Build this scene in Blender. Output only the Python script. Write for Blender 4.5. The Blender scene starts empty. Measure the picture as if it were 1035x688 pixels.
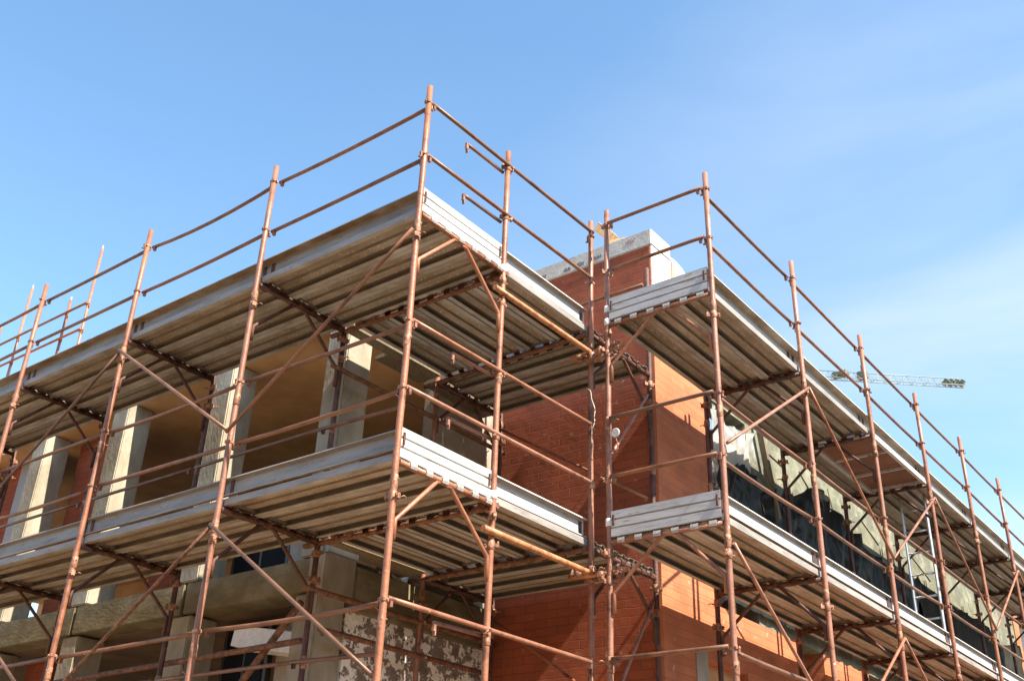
import bpy, bmesh, math, random
from mathutils import Vector, Matrix, noise
random.seed(7)
PI = math.pi
scn = bpy.context.scene
COL = scn.collection
GZ = -6.2                                   # street level; the top deck is z = 0

# ------------------------------------------------------------------ materials
def new_mat(name):
    m = bpy.data.materials.new(name); m.use_nodes = True
    nt = m.node_tree; b = nt.nodes['Principled BSDF']
    return m, nt, b
def nd(nt, t, **k):
    n = nt.nodes.new(t)
    for a, v in k.items(): setattr(n, a, v)
    return n
def noise_mat(name, cols, scale=6, rough=.6, metal=0, stretch=(1,1,1), bump=.0, bscale=40, detail=6, rnd=True, spots=None, vary=None):
    """cols: list of (position, rgb) for a ramp driven by noise in object space"""
    m, nt, b = new_mat(name); L = nt.links
    tc = nd(nt,'ShaderNodeTexCoord'); mp = nd(nt,'ShaderNodeMapping'); mp.inputs['Scale'].default_value = stretch
    L.new(tc.outputs['Object'], mp.inputs['Vector'])
    if rnd:
        oi = nd(nt,'ShaderNodeObjectInfo'); mu = nd(nt,'ShaderNodeMath', operation='MULTIPLY'); mu.inputs[1].default_value = 37
        L.new(oi.outputs['Random'], mu.inputs[0]); L.new(mu.outputs[0], mp.inputs['Location'])
    n = nd(nt,'ShaderNodeTexNoise'); n.inputs['Scale'].default_value = scale; n.inputs['Detail'].default_value = detail; n.inputs['Roughness'].default_value = .62
    L.new(mp.outputs[0], n.inputs['Vector'])
    r = nd(nt,'ShaderNodeValToRGB'); e = r.color_ramp.elements
    while len(e) < len(cols): e.new(.5)
    for i, (p, c) in enumerate(cols): e[i].position = p; e[i].color = (*c, 1)
    L.new(n.outputs['Fac'], r.inputs[0])
    out = r.outputs[0]
    if spots:
        sc, thr, col = spots
        n2 = nd(nt,'ShaderNodeTexNoise'); n2.inputs['Scale'].default_value = sc; n2.inputs['Detail'].default_value = 12; n2.inputs['Roughness'].default_value = .68
        L.new(mp.outputs[0], n2.inputs['Vector'])
        r2 = nd(nt,'ShaderNodeValToRGB'); r2.color_ramp.elements[0].position = thr; r2.color_ramp.elements[1].position = thr+.03
        L.new(n2.outputs['Fac'], r2.inputs[0])
        mx = nd(nt,'ShaderNodeMix', data_type='RGBA'); L.new(r2.outputs[0], mx.inputs[0]); L.new(out, mx.inputs[6]); mx.inputs[7].default_value = (*col,1)
        out = mx.outputs[2]
    if vary and rnd:
        rv = nd(nt,'ShaderNodeValToRGB'); es = rv.color_ramp.elements; es.new(.33); es.new(.66)
        for e_, (p_, c_) in zip(es, zip((0,.33,.66,1), vary)): e_.position = p_; e_.color = (*c_,1)
        f2 = nd(nt,'ShaderNodeMath', operation='MULTIPLY'); f2.inputs[1].default_value = 7.31; L.new(oi.outputs['Random'], f2.inputs[0])
        f3 = nd(nt,'ShaderNodeMath', operation='FRACT'); L.new(f2.outputs[0], f3.inputs[0]); L.new(f3.outputs[0], rv.inputs[0])
        mv = nd(nt,'ShaderNodeMix', data_type='RGBA', blend_type='MULTIPLY'); mv.inputs[0].default_value = 1; L.new(out, mv.inputs[6]); L.new(rv.outputs[0], mv.inputs[7]); out = mv.outputs[2]
    L.new(out, b.inputs['Base Color'])
    b.inputs['Roughness'].default_value = rough; b.inputs['Metallic'].default_value = metal
    if bump:
        n3 = nd(nt,'ShaderNodeTexNoise'); n3.inputs['Scale'].default_value = bscale; n3.inputs['Detail'].default_value = 4
        L.new(mp.outputs[0], n3.inputs['Vector'])
        bp = nd(nt,'ShaderNodeBump'); bp.inputs['Strength'].default_value = bump; bp.inputs['Distance'].default_value = .02
        L.new(n3.outputs['Fac'], bp.inputs['Height']); L.new(bp.outputs[0], b.inputs['Normal'])
    return m

M = {}
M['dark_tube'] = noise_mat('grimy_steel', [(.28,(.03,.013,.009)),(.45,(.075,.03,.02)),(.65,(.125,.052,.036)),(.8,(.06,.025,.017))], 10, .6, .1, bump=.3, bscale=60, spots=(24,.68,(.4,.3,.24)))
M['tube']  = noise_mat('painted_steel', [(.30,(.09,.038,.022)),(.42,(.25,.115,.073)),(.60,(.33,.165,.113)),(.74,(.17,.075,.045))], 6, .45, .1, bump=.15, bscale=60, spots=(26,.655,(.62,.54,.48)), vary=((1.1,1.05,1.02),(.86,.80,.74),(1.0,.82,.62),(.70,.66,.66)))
M['rail']  = noise_mat('rail_steel', [(.3,(.08,.035,.02)),(.45,(.15,.075,.045)),(.62,(.20,.105,.066)),(.75,(.10,.048,.028))], 5, .45, .1, bump=.1, bscale=60, spots=(22,.68,(.55,.45,.36)), vary=((1.15,1.05,1.0),(.8,.8,.8),(1.25,1.0,.7),(1.0,.95,.95)))
M['orange_tube'] = noise_mat('rusty_orange_steel', [(.3,(.20,.08,.035)),(.5,(.42,.18,.08)),(.7,(.50,.25,.13))], 14, .55, .1, bump=.3, spots=(30,.66,(.62,.5,.4)))
M['rust']  = noise_mat('dark_rust', [(.3,(.07,.03,.02)),(.5,(.16,.07,.04)),(.7,(.30,.14,.07))], 20, .75, .1, bump=.4, bscale=90)
M['coupler'] = noise_mat('coupler_steel', [(.3,(.09,.045,.03)),(.5,(.26,.12,.07)),(.65,(.42,.22,.13)),(.8,(.5,.42,.34))], 30, .6, .2, bump=.3)
M['zinc']  = noise_mat('zinc_hook', [(.3,(.45,.42,.38)),(.6,(.62,.6,.56))], 20, .5, .2)
M['toe']   = noise_mat('galvanised_toe', [(.3,(.17,.155,.14)),(.5,(.255,.24,.22)),(.7,(.32,.305,.28))], 2.2, .55, .0, stretch=(1,3,6), bump=.1, bscale=12, spots=(6,.60,(.22,.15,.10)))  # darker copy of the same steel, left run's shade put into the colour
M['toe_lit'] = noise_mat('sunlit_galvanised', [(.3,(.34,.335,.325)),(.5,(.44,.435,.42)),(.7,(.50,.49,.475))], 2.2, .5, .0, stretch=(1,3,6), bump=.1, bscale=12, spots=(6,.60,(.30,.24,.175)))  # lit copy of the toe steel, sunlight put into the colour
M['greylip'] = noise_mat('dull_zinc_lip', [(.3,(.20,.165,.125)),(.5,(.34,.315,.28)),(.7,(.46,.445,.42))], 3, .5, .0, stretch=(1,1,1))
M['flange_under'] = noise_mat('brown_flange_underside', [(.3,(.15,.095,.05)),(.5,(.25,.175,.11)),(.72,(.36,.30,.23))], 4, .6, .0)  # darker brown for flange faces that point down
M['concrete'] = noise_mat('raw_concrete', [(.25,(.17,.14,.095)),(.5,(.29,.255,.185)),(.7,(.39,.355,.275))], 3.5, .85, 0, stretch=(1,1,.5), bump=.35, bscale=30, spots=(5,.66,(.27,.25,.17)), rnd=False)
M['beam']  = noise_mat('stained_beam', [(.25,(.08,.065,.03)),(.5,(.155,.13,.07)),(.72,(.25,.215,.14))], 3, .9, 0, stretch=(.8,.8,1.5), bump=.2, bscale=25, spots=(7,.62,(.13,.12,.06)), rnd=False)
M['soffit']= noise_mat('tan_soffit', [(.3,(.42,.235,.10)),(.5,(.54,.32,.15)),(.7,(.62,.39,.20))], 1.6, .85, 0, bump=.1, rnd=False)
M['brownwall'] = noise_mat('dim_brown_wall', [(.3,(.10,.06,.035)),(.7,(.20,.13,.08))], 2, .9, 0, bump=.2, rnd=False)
M['plaster']= noise_mat('grey_plaster', [(.3,(.22,.185,.14)),(.5,(.31,.27,.215)),(.7,(.39,.35,.29))], 3, .85, 0, bump=.3, bscale=14, rnd=False)
M['cream'] = noise_mat('pale_plaster', [(.3,(.09,.095,.06)),(.5,(.17,.172,.115)),(.7,(.26,.26,.195))], 3, .85, 0, stretch=(1,1,1), bump=.6, bscale=14, rnd=False, spots=(1.8,.50,(.12,.12,.085)))
M['white'] = noise_mat('white_parapet', [(.3,(.62,.60,.56)),(.6,(.78,.76,.72))], 3, .8, 0, bump=.15, rnd=False)
M['cap']   = noise_mat('cap_concrete', [(.3,(.36,.34,.31)),(.6,(.50,.47,.43))], 5, .85, 0, bump=.2, rnd=False)
M['mottle']= noise_mat('mottled_masonry', [(.3,(.12,.095,.075)),(.5,(.21,.17,.135)),(.66,(.30,.255,.21))], 5, .9, 0, bump=.8, bscale=26, rnd=False, spots=(9,.50,(.84,.81,.75)))
M['black'] = noise_mat('black_polythene', [(.3,(.014,.015,.011)),(.7,(.045,.047,.036))], 4, .4, 0, bump=.9, bscale=7)
M['net']   = noise_mat('dark_green_net', [(.3,(.026,.026,.018)),(.7,(.055,.055,.038))], 30, .8, 0, bump=.4)
M['wood']  = noise_mat('sawn_timber', [(.3,(.40,.25,.12)),(.6,(.60,.42,.23))], 6, .8, 0, stretch=(1,6,6))
M['darkwood'] = noise_mat('old_timber', [(.3,(.09,.07,.04)),(.6,(.20,.16,.10))], 6, .85, 0, stretch=(6,6,1))
M['ply']   = noise_mat('brown_plywood', [(.3,(.15,.06,.035)),(.6,(.24,.10,.06))], 3, .55, 0)
M['alu']   = noise_mat('aluminium', [(.3,(.45,.46,.47)),(.7,(.62,.62,.63))], 8, .35, .6)
M['crane'] = noise_mat('crane_paint', [(.3,(.17,.21,.185)),(.7,(.26,.31,.28))], 3, .5, .1)
M['craned']= noise_mat('crane_dark', [(.3,(.06,.08,.06)),(.7,(.14,.16,.12))], 3, .6, 0)
M['ink']   = noise_mat('stamp_ink', [(.3,(.05,.05,.06)),(.7,(.13,.13,.13))], 40, .9, 0)
M['pinkink']= noise_mat('stamp_ink_red', [(.3,(.30,.12,.13)),(.7,(.42,.20,.20))], 40, .9, 0)
M['tape']  = noise_mat('white_tape', [(.3,(.62,.60,.58)),(.7,(.80,.78,.76))], 20, .5, 0)
M['string']= noise_mat('pale_string', [(.3,(.55,.50,.42)),(.7,(.75,.7,.62))], 20, .9, 0)
M['ground']= noise_mat('dusty_ground', [(.3,(.23,.15,.085)),(.5,(.29,.195,.112)),(.7,(.34,.235,.14))], .6, .95, 0, rnd=False, bump=.4, bscale=8)
M['road']  = noise_mat('asphalt', [(.3,(.13,.11,.09)),(.7,(.19,.165,.135))], 1.5, .9, 0, rnd=False, bump=.3, bscale=60)
M['tile']  = noise_mat('terracotta_tile', [(.3,(.30,.10,.05)),(.7,(.48,.20,.11))], 4, .8, 0)
M['housewall'] = noise_mat('house_render', [(.3,(.60,.56,.50)),(.7,(.68,.64,.58))], 2, .85, 0)
M['eave']  = noise_mat('eave_board', [(.3,(.14,.11,.14)),(.7,(.22,.17,.20))], 3, .7, 0)
M['panel'] = noise_mat('bluish_panel', [(.3,(.26,.26,.265)),(.7,(.36,.355,.36))], 2, .7, 0, rnd=False)

# clay block masonry: joints, block to block colour shifts, mortar smears
def brick_mat(name, axis, c1, c2, mortar, smear=.6):
    m, nt, b = new_mat(name); L = nt.links
    tc = nd(nt,'ShaderNodeTexCoord'); sx = nd(nt,'ShaderNodeSeparateXYZ'); cx = nd(nt,'ShaderNodeCombineXYZ')
    L.new(tc.outputs['Object'], sx.inputs[0]); L.new(sx.outputs[axis], cx.inputs[0]); L.new(sx.outputs['Z'], cx.inputs[1])
    wob = nd(nt,'ShaderNodeTexNoise'); wob.inputs['Scale'].default_value = 5
    L.new(tc.outputs['Object'], wob.inputs['Vector'])
    wa = nd(nt,'ShaderNodeVectorMath', operation='MULTIPLY_ADD'); wa.inputs[1].default_value = (.02,.02,0)
    L.new(wob.outputs['Color'], wa.inputs[0]); L.new(cx.outputs[0], wa.inputs[2])
    br = nd(nt,'ShaderNodeTexBrick'); br.inputs['Scale'].default_value = 1
    br.inputs['Brick Width'].default_value = .26; br.inputs['Row Height'].default_value = .08
    br.inputs['Mortar Size'].default_value = .005; br.inputs['Mortar Smooth'].default_value = .6; br.inputs['Bias'].default_value = 0
    br.inputs['Color1'].default_value = (*c1,1); br.inputs['Color2'].default_value = (*c2,1); br.inputs['Mortar'].default_value = (*mortar,1)
    L.new(wa.outputs[0], br.inputs['Vector'])
    n = nd(nt,'ShaderNodeTexNoise'); n.inputs['Scale'].default_value = 2.2; n.inputs['Detail'].default_value = 8
    mp = nd(nt,'ShaderNodeMapping'); mp.inputs['Scale'].default_value = (1,1,1.4)
    L.new(tc.outputs['Object'], mp.inputs[0]); L.new(mp.outputs[0], n.inputs['Vector'])
    r = nd(nt,'ShaderNodeValToRGB'); r.color_ramp.elements[0].position = .35; r.color_ramp.elements[1].position = .7
    r.color_ramp.elements[0].color = (.62,.60,.58,1); r.color_ramp.elements[1].color = (1.15,1.12,1.08,1)
    L.new(n.outputs['Fac'], r.inputs[0])
    mx = nd(nt,'ShaderNodeMix', data_type='RGBA', blend_type='MULTIPLY'); mx.inputs[0].default_value = smear
    L.new(br.outputs['Color'], mx.inputs[6]); L.new(r.outputs[0], mx.inputs[7])
    # pale mortar smears
    n2 = nd(nt,'ShaderNodeTexNoise'); n2.inputs['Scale'].default_value = 9; n2.inputs['Detail'].default_value = 6
    L.new(tc.outputs['Object'], n2.inputs['Vector'])
    r2 = nd(nt,'ShaderNodeValToRGB'); r2.color_ramp.elements[0].position = .66; r2.color_ramp.elements[1].position = .72
    r2.color_ramp.elements[1].color = (.5,.5,.5,1)
    L.new(n2.outputs['Fac'], r2.inputs[0])
    m3 = nd(nt,'ShaderNodeMix', data_type='RGBA'); L.new(r2.outputs[0], m3.inputs[0]); L.new(mx.outputs[2], m3.inputs[6]); m3.inputs[7].default_value = (.50,.36,.27,1)
    L.new(m3.outputs[2], b.inputs['Base Color']); b.inputs['Roughness'].default_value = .88
    ad = nd(nt,'ShaderNodeMath', operation='MULTIPLY_ADD'); ad.inputs[1].default_value = .5
    L.new(n2.outputs['Fac'], ad.inputs[0]); 
    iv = nd(nt,'ShaderNodeMath', operation='SUBTRACT'); iv.inputs[0].default_value = 1; L.new(br.outputs['Fac'], iv.inputs[1]); L.new(iv.outputs[0], ad.inputs[2])
    bp = nd(nt,'ShaderNodeBump'); bp.inputs['Strength'].default_value = .6; bp.inputs['Distance'].default_value = .012
    L.new(ad.outputs[0], bp.inputs['Height']); L.new(bp.outputs[0], b.inputs['Normal'])
    return m
M['brickX'] = brick_mat('clay_block_front', 'X', (.33,.080,.032), (.28,.066,.027), (.22,.056,.026))  # front copy: its shade is put into the darker colour
M['brickY'] = brick_mat('clay_block_side', 'Y', (.52,.175,.075), (.45,.135,.055), (.42,.15,.075))  # same blocks, lighter copy for the sunlit side

# galvanised plank: small pale specks over an uneven base colour
def plank_mat():
    m, nt, b = new_mat('speckled_plank'); L = nt.links
    tc = nd(nt,'ShaderNodeTexCoord'); oi = nd(nt,'ShaderNodeObjectInfo')
    mu = nd(nt,'ShaderNodeMath', operation='MULTIPLY'); mu.inputs[1].default_value = 37; L.new(oi.outputs['Random'], mu.inputs[0])
    mp = nd(nt,'ShaderNodeMapping'); mp.inputs['Scale'].default_value = (1,1.6,1); L.new(tc.outputs['Object'], mp.inputs[0]); L.new(mu.outputs[0], mp.inputs['Location'])
    n = nd(nt,'ShaderNodeTexNoise'); n.inputs['Scale'].default_value = 3.0; n.inputs['Detail'].default_value = 9; n.inputs['Roughness'].default_value = .72
    L.new(mp.outputs[0], n.inputs['Vector'])
    r = nd(nt,'ShaderNodeValToRGB'); e = r.color_ramp.elements; e.new(.5); e.new(.6)
    for i,(p,c) in enumerate([(.28,(.17,.115,.07)),(.42,(.275,.21,.145)),(.56,(.345,.29,.225)),(.74,(.45,.42,.38))]): e[i].position = p; e[i].color = (*c,1)
    L.new(n.outputs['Fac'], r.inputs[0])
    # each plank a little lighter or darker
    mr = nd(nt,'ShaderNodeMapRange'); mr.inputs[3].default_value = .75; mr.inputs[4].default_value = 1.08; L.new(oi.outputs['Random'], mr.inputs[0])
    mx = nd(nt,'ShaderNodeMix', data_type='RGBA', blend_type='MULTIPLY'); mx.inputs[0].default_value = 1
    L.new(r.outputs[0], mx.inputs[6]); L.new(mr.outputs[0], mx.inputs[7])
    vs = nd(nt,'ShaderNodeTexVoronoi', voronoi_dimensions='2D'); vs.inputs['Scale'].default_value = 20; L.new(tc.outputs['Object'], vs.inputs['Vector'])
    vs.inputs['Randomness'].default_value = 1
    va = nd(nt,'ShaderNodeVectorMath', operation='ADD'); L.new(tc.outputs['Object'], va.inputs[0]); L.new(mu.outputs[0], va.inputs[1]); L.new(va.outputs[0], vs.inputs['Vector'])
    l2 = nd(nt,'ShaderNodeMath', operation='LESS_THAN'); l2.inputs[1].default_value = .11; L.new(vs.outputs['Distance'], l2.inputs[0])
    sc2 = nd(nt,'ShaderNodeSeparateColor'); L.new(vs.outputs['Color'], sc2.inputs[0])
    g2 = nd(nt,'ShaderNodeMath', operation='GREATER_THAN'); g2.inputs[1].default_value = .62; L.new(sc2.outputs[0], g2.inputs[0])
    m2_ = nd(nt,'ShaderNodeMath', operation='MULTIPLY'); L.new(l2.outputs[0], m2_.inputs[0]); L.new(g2.outputs[0], m2_.inputs[1])
    mxs = nd(nt,'ShaderNodeMix', data_type='RGBA'); L.new(m2_.outputs[0], mxs.inputs[0]); L.new(mx.outputs[2], mxs.inputs[6]); mxs.inputs[7].default_value = (.66,.61,.53,1)
    L.new(mxs.outputs[2], b.inputs['Base Color']); b.inputs['Roughness'].default_value = .5; b.inputs['Metallic'].default_value = .0
    return m
M['plank'] = plank_mat()
M['recess_shade'] = noise_mat('shaded_rusty_recess', [(.3,(.12,.095,.07)),(.6,(.20,.165,.125)),(.8,(.28,.245,.20))], 5, .6, 0, stretch=(1,4,4))  # cavity shade painted into this colour, along with some rust
def sheet_mat():
    m, nt, b = new_mat('translucent_sheet'); L = nt.links
    b.inputs['Base Color'].default_value = (.72,.73,.70,1); b.inputs['Roughness'].default_value = .3
    t = nd(nt,'ShaderNodeBsdfTransparent'); tr = nd(nt,'ShaderNodeBsdfTranslucent'); tr.inputs[0].default_value = (.75,.76,.72,1)
    m1 = nd(nt,'ShaderNodeMixShader'); m1.inputs[0].default_value = .45; L.new(b.outputs[0], m1.inputs[1]); L.new(tr.outputs[0], m1.inputs[2])
    m2 = nd(nt,'ShaderNodeMixShader'); m2.inputs[0].default_value = .22; L.new(m1.outputs[0], m2.inputs[1]); L.new(t.outputs[0], m2.inputs[2])
    o = nt.nodes['Material Output']; L.new(m2.outputs[0], o.inputs[0])
    return m
M['sheet'] = sheet_mat()
def glass_mat():
    m, nt, b = new_mat('dark_window_glass'); b.inputs['Base Color'].default_value = (.012,.012,.014,1); b.inputs['Roughness'].default_value = .3; b.inputs['IOR'].default_value = 1.08
    return m
M['glass'] = glass_mat()

# ------------------------------------------------------------------ geometry helpers
class MB:
    def __init__(s): s.bm = bmesh.new()
    def tube(s, a, b, r, seg=12, smooth=True, cap=True):
        return s.path([a, b], r, seg)
    def path(s, pts, r, seg=12):
        pts = [Vector(p) for p in pts]; rings = []
        d0 = (pts[1]-pts[0]).normalized()
        ref = Vector((0,0,1)) if abs(d0.z) < .9 else Vector((1,0,0))
        for i, p in enumerate(pts):
            if i == 0: d = pts[1]-pts[0]
            elif i == len(pts)-1: d = pts[-1]-pts[-2]
            else: d = (pts[i+1]-p).normalized()+(p-pts[i-1]).normalized()
            d.normalize(); u = d.cross(ref).normalized(); v = u.cross(d)
            rr = r if not isinstance(r,(list,tuple)) else r[i]
            rings.append([s.bm.verts.new(p+u*math.cos(2*PI*k/seg)*rr+v*math.sin(2*PI*k/seg)*rr) for k in range(seg)])
        for A, B in zip(rings, rings[1:]):
            for k in range(seg):
                f = s.bm.faces.new((A[k],A[(k+1)%seg],B[(k+1)%seg],B[k])); f.smooth = True
        s.bm.faces.new(rings[0]); s.bm.faces.new(rings[-1][::-1])
        return s
    def box(s, a, b, rot=None, at=None):
        a = Vector(a); b = Vector(b); c = (a+b)/2; h = (b-a)/2
        vs = []
        for x in (-1,1):
            for y in (-1,1):
                for z in (-1,1):
                    p = Vector((x*h.x,y*h.y,z*h.z))
                    if rot is not None: p = rot @ p
                    vs.append(s.bm.verts.new(c+p))
        for f in ((0,1,3,2),(4,6,7,5),(0,4,5,1),(2,3,7,6),(0,2,6,4),(1,5,7,3)): s.bm.faces.new([vs[i] for i in f])
        return s
    def strip(s, prof, x0, x1, thick=.0025, nx=1):
        """open (y,z) profile extruded along x, given a thickness"""
        cols = []
        for i in range(nx+1):
            x = x0+(x1-x0)*i/nx
            cols.append([s.bm.verts.new((x,y,z)) for y, z in prof])
        fs = []
        for A, B in zip(cols, cols[1:]):
            for k in range(len(prof)-1): fs.append(s.bm.faces.new((A[k],A[k+1],B[k+1],B[k])))
        bmesh.ops.recalc_face_normals(s.bm, faces=fs)
        bmesh.ops.solidify(s.bm, geom=fs, thickness=thick)
        return s
    def grid(s, fn, nu, nv, thick=.004):
        V = [[s.bm.verts.new(fn(i/nu, j/nv)) for j in range(nv+1)] for i in range(nu+1)]; fs = []
        for i in range(nu):
            for j in range(nv):
                f = s.bm.faces.new((V[i][j],V[i+1][j],V[i+1][j+1],V[i][j+1])); f.smooth = True; fs.append(f)
        bmesh.ops.solidify(s.bm, geom=fs, thickness=thick)
        return s
    def bevel(s, w, seg=2):
        bmesh.ops.bevel(s.bm, geom=[e for e in s.bm.edges], offset=w, segments=seg, affect='EDGES', clamp_overlap=True); return s
    def mesh(s, name, mat):
        me = bpy.data.meshes.new(name)
        bmesh.ops.recalc_face_normals(s.bm, faces=s.bm.faces[:])
        s.bm.to_mesh(me); s.bm.free(); me.materials.append(M[mat]); return me
    def build(s, name, mat, parent=None, **k): return put(name, s.mesh(name, mat), parent, **k)
def put(name, me, parent=None, loc=None, rz=None, label=None):
    o = bpy.data.objects.new(name, me); COL.objects.link(o)
    if parent: o.parent = parent
    if loc is not None: o.location = loc
    if rz is not None: o.rotation_euler = (0,0,rz)
    if label: o['label'] = label
    return o
def tag(o, label, cat, group=None):
    if len(label.replace(',',' ').split()) > 16: print('LONG', label)
    o['label'] = label; o['category'] = cat
    if group: o['group'] = group
    return o
def thing(name, label, cat, loc=(0,0,0), rz=0, group=None):
    o = bpy.data.objects.new(name, None); COL.objects.link(o); o.location = loc; o.rotation_euler = (0,0,rz)
    o.empty_display_size = .2
    return tag(o, label, cat, group)
def struct(o): o['kind'] = 'structure'; return o

# ------------------------------------------------------------------ layout, metres (x along the left facade, y along the right one)
W = 1.043
PX = [0, -1.855, -3.741, -5.651, -7.55, -9.45]
YI = W                       # inner row of the left run
YQ = 2.35
YR = 2.29
YJ = 3.37
XR0, XR1 = .22, 1.262
RY = [YR+1.836*k for k in range(8)]
T, TI = .0242, .0170         # tube radii
TZ = -.032                   # transom below its deck
XL = -1.85                   # inner line of the corner bay

ORD = ['corner','second','third','fourth','fifth','sixth','seventh','eighth','ninth']

# --- frames
def bracket_mesh():
    m = MB()                                    # small U hook with pin that carries a rail
    m.box((-.030,-.026,-.014),(.030,.026,.014)); m.bevel(.005,1)
    m.tube((-.042,0,0),(.046,0,0),.007,8)
    m.box((.030,-.010,-.05),(.040,.010,.010)); m.box((.030,-.010,-.05),(.056,.010,-.042))
    return m.mesh('rail_bracket','coupler')
def collar_mesh():
    m = MB(); m.path([(0,0,-.05),(0,0,-.046),(0,0,.046),(0,0,.05)],[.025,.0272,.0272,.025],14)
    m.tube((-.036,0,.02),(.036,0,.02),.006,8)
    return m.mesh('collar','coupler')
def clamp_mesh():
    m = MB()
    m.path([(0,0,-.035),(0,0,-.03),(0,0,.03),(0,0,.035)],[.026,.030,.030,.026],12)
    m.box((.025,-.014,-.018),(.052,.014,.018)); m.tube((.042,-.032,0),(.042,.036,0),.007,8)
    m.box((-.06,-.012,-.015),(-.028,.012,.015)); m.tube((-.05,0,-.03),(-.05,0,.03),.008,8)
    m.path([(.045,.03,0),(.058,.045,.01),(.064,.065,.0)],.005,6)
    return m.mesh('clamp','coupler')
BR, CO, CL = bracket_mesh(), collar_mesh(), clamp_mesh()
def standard_mesh(top, bot=GZ+.05, mat='tube'):
    m = MB(); n = 9; pts = []
    for i in range(n+1):
        z = bot+(top-bot)*i/n; pts.append((random.uniform(-.004,.004),random.uniform(-.004,.004),z))
    pts[-1] = (0,0,top); m.path(pts, T, 14); m.box((-.075,-.075,GZ+.0),(.075,.075,GZ+.008)); m.tube((0,0,GZ+.009),(0,0,bot+.02),.017,10)
    return m.mesh('standard',mat)
def transom_mesh(d, mt):
    return MB().tube((T,0,0),(d-T,0,0),.0225,12).mesh('transom',mt)
def knee_mesh(d, mt):
    return MB().path([(T+.014,0,-.56),(T+.014,0,-.44),(T+.02,0,-.425),(.40*d,0,-.052),(.425*d,0,-.04),(.50*d,0,-.04),(.54*d,0,-.052),(d-T-.02,0,-.43),(d-T-.014,0,-.45),(d-T-.014,0,-.60)],.0165,10).mesh('bent_brace',mt)
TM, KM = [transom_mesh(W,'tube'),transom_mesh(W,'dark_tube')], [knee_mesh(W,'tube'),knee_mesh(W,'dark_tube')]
rails_z = (1.034,.515,-.96,-1.49,-2.96,-3.49)
def frame(loc, ang, label, cat='scaffold frame', outer_top=1.21, inner_top=.09, group='scaffold frames', outer=True, inner=True, inner_rails=()):
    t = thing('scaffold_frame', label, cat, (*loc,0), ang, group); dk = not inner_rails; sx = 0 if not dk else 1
    lean = random.uniform(-.03,.03)
    if outer:
        put('standard', standard_mesh(outer_top+lean), t)
        for z in rails_z:
            if z < outer_top: put('rail_bracket', BR, t, (0.0,0,z), random.choice((0,PI/2,PI)))
        for z in (-.16,-1.12,-2.18,-3.1): put('collar', CO, t, (0,0,z), random.uniform(0,PI))
        for z in (-.25,-2.28): put('clamp', CL, t, (0,0,z), random.uniform(-1,1)-PI/2)
    if inner:
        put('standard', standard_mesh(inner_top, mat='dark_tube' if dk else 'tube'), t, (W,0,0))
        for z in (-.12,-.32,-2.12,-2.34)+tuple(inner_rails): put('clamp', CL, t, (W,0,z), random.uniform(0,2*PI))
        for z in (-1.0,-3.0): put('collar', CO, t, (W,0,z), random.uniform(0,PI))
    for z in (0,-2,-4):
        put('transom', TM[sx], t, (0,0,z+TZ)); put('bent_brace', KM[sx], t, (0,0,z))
    return t
LW = ['at the sharp front corner, carrying the ribbed white end boards','first inward from the sharp front corner along the left facade','second from the front corner along the left facade','third from the front corner along the left facade','fourth from the front corner, at the left edge','fifth from the front corner, beyond the left edge']
for k in range(5):
    frame((PX[k],0), PI/2, 'rusty pink two-legged scaffold frame, '+LW[k], inner_top=1.21 if k == 0 else .09, inner_rails=rails_z if k == 0 else ())
RW = ['carrying the grey ribbed end boards','first behind the grey ribbed end boards','second behind the grey ribbed end boards','third behind the grey ribbed end boards','fourth behind the grey ribbed end boards','fifth behind the grey ribbed end boards','sixth behind the grey ribbed end boards','seventh behind the grey ribbed end boards, at the far end']
for k in range(8):
    # local x runs outer -> inner
    frame((XR1,RY[k]), PI, 'rusty scaffold frame '+RW[k], inner_top=1.21 if k == 0 else .09, inner_rails=rails_z if k == 0 else ())
# corner bay frames (inner line and the one against the brick face)
t = frame((XL,YQ), PI/2, 'dark rusty scaffold frame beside the grey plaster side wall, deep in the inner corner', outer_top=.09)
t = frame((0,YQ), PI/2, 'scaffold frame before the brick corner, outer leg strapped to the next tower', inner_top=1.21, outer_top=1.21)

# --- decks
def plank_mesh(L):
    w = .1625
    a = .044; q = .088
    prof = [(-w+a,.010),(-w+a,0),(-w,0),(-w,.054),(-q-.010,.054),(-q,.040),(-.020,.040),(-.013,.056),(.013,.056),(.020,.040),(q,.040),(q+.010,.054),(w,.054),(w,0),(w-a,0),(w-a,.010)]
    m = MB(); m.strip(prof, .006, L-.006, .0028)
    m.box((.030,-w+.004,.014),(.034,w-.004,.045)); m.box((L-.034,-w+.004,.014),(L-.030,w-.004,.045))
    m.bm.normal_update()
    for f in m.bm.faces:
        c = f.calc_center_median()
        if abs(f.normal.z) < .6 and abs(c.y) < w-.0012: f.material_index = 1
        elif f.normal.z < 0 and c.z > .048 and (abs(c.y) > q+.012 or abs(c.y) < .02): f.material_index = 1  # recess tops and centre rib darkened too, painted shade
        elif abs(f.normal.z) < .6 and abs(abs(c.y)-w) < .002: f.material_index = 2
        elif f.normal.z < -.6 and c.z < .006: f.material_index = 3
    me = m.mesh('steel_plank','plank'); me.materials.append(M['recess_shade']); me.materials.append(M['toe']); me.materials.append(M['greylip']); return me
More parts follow.
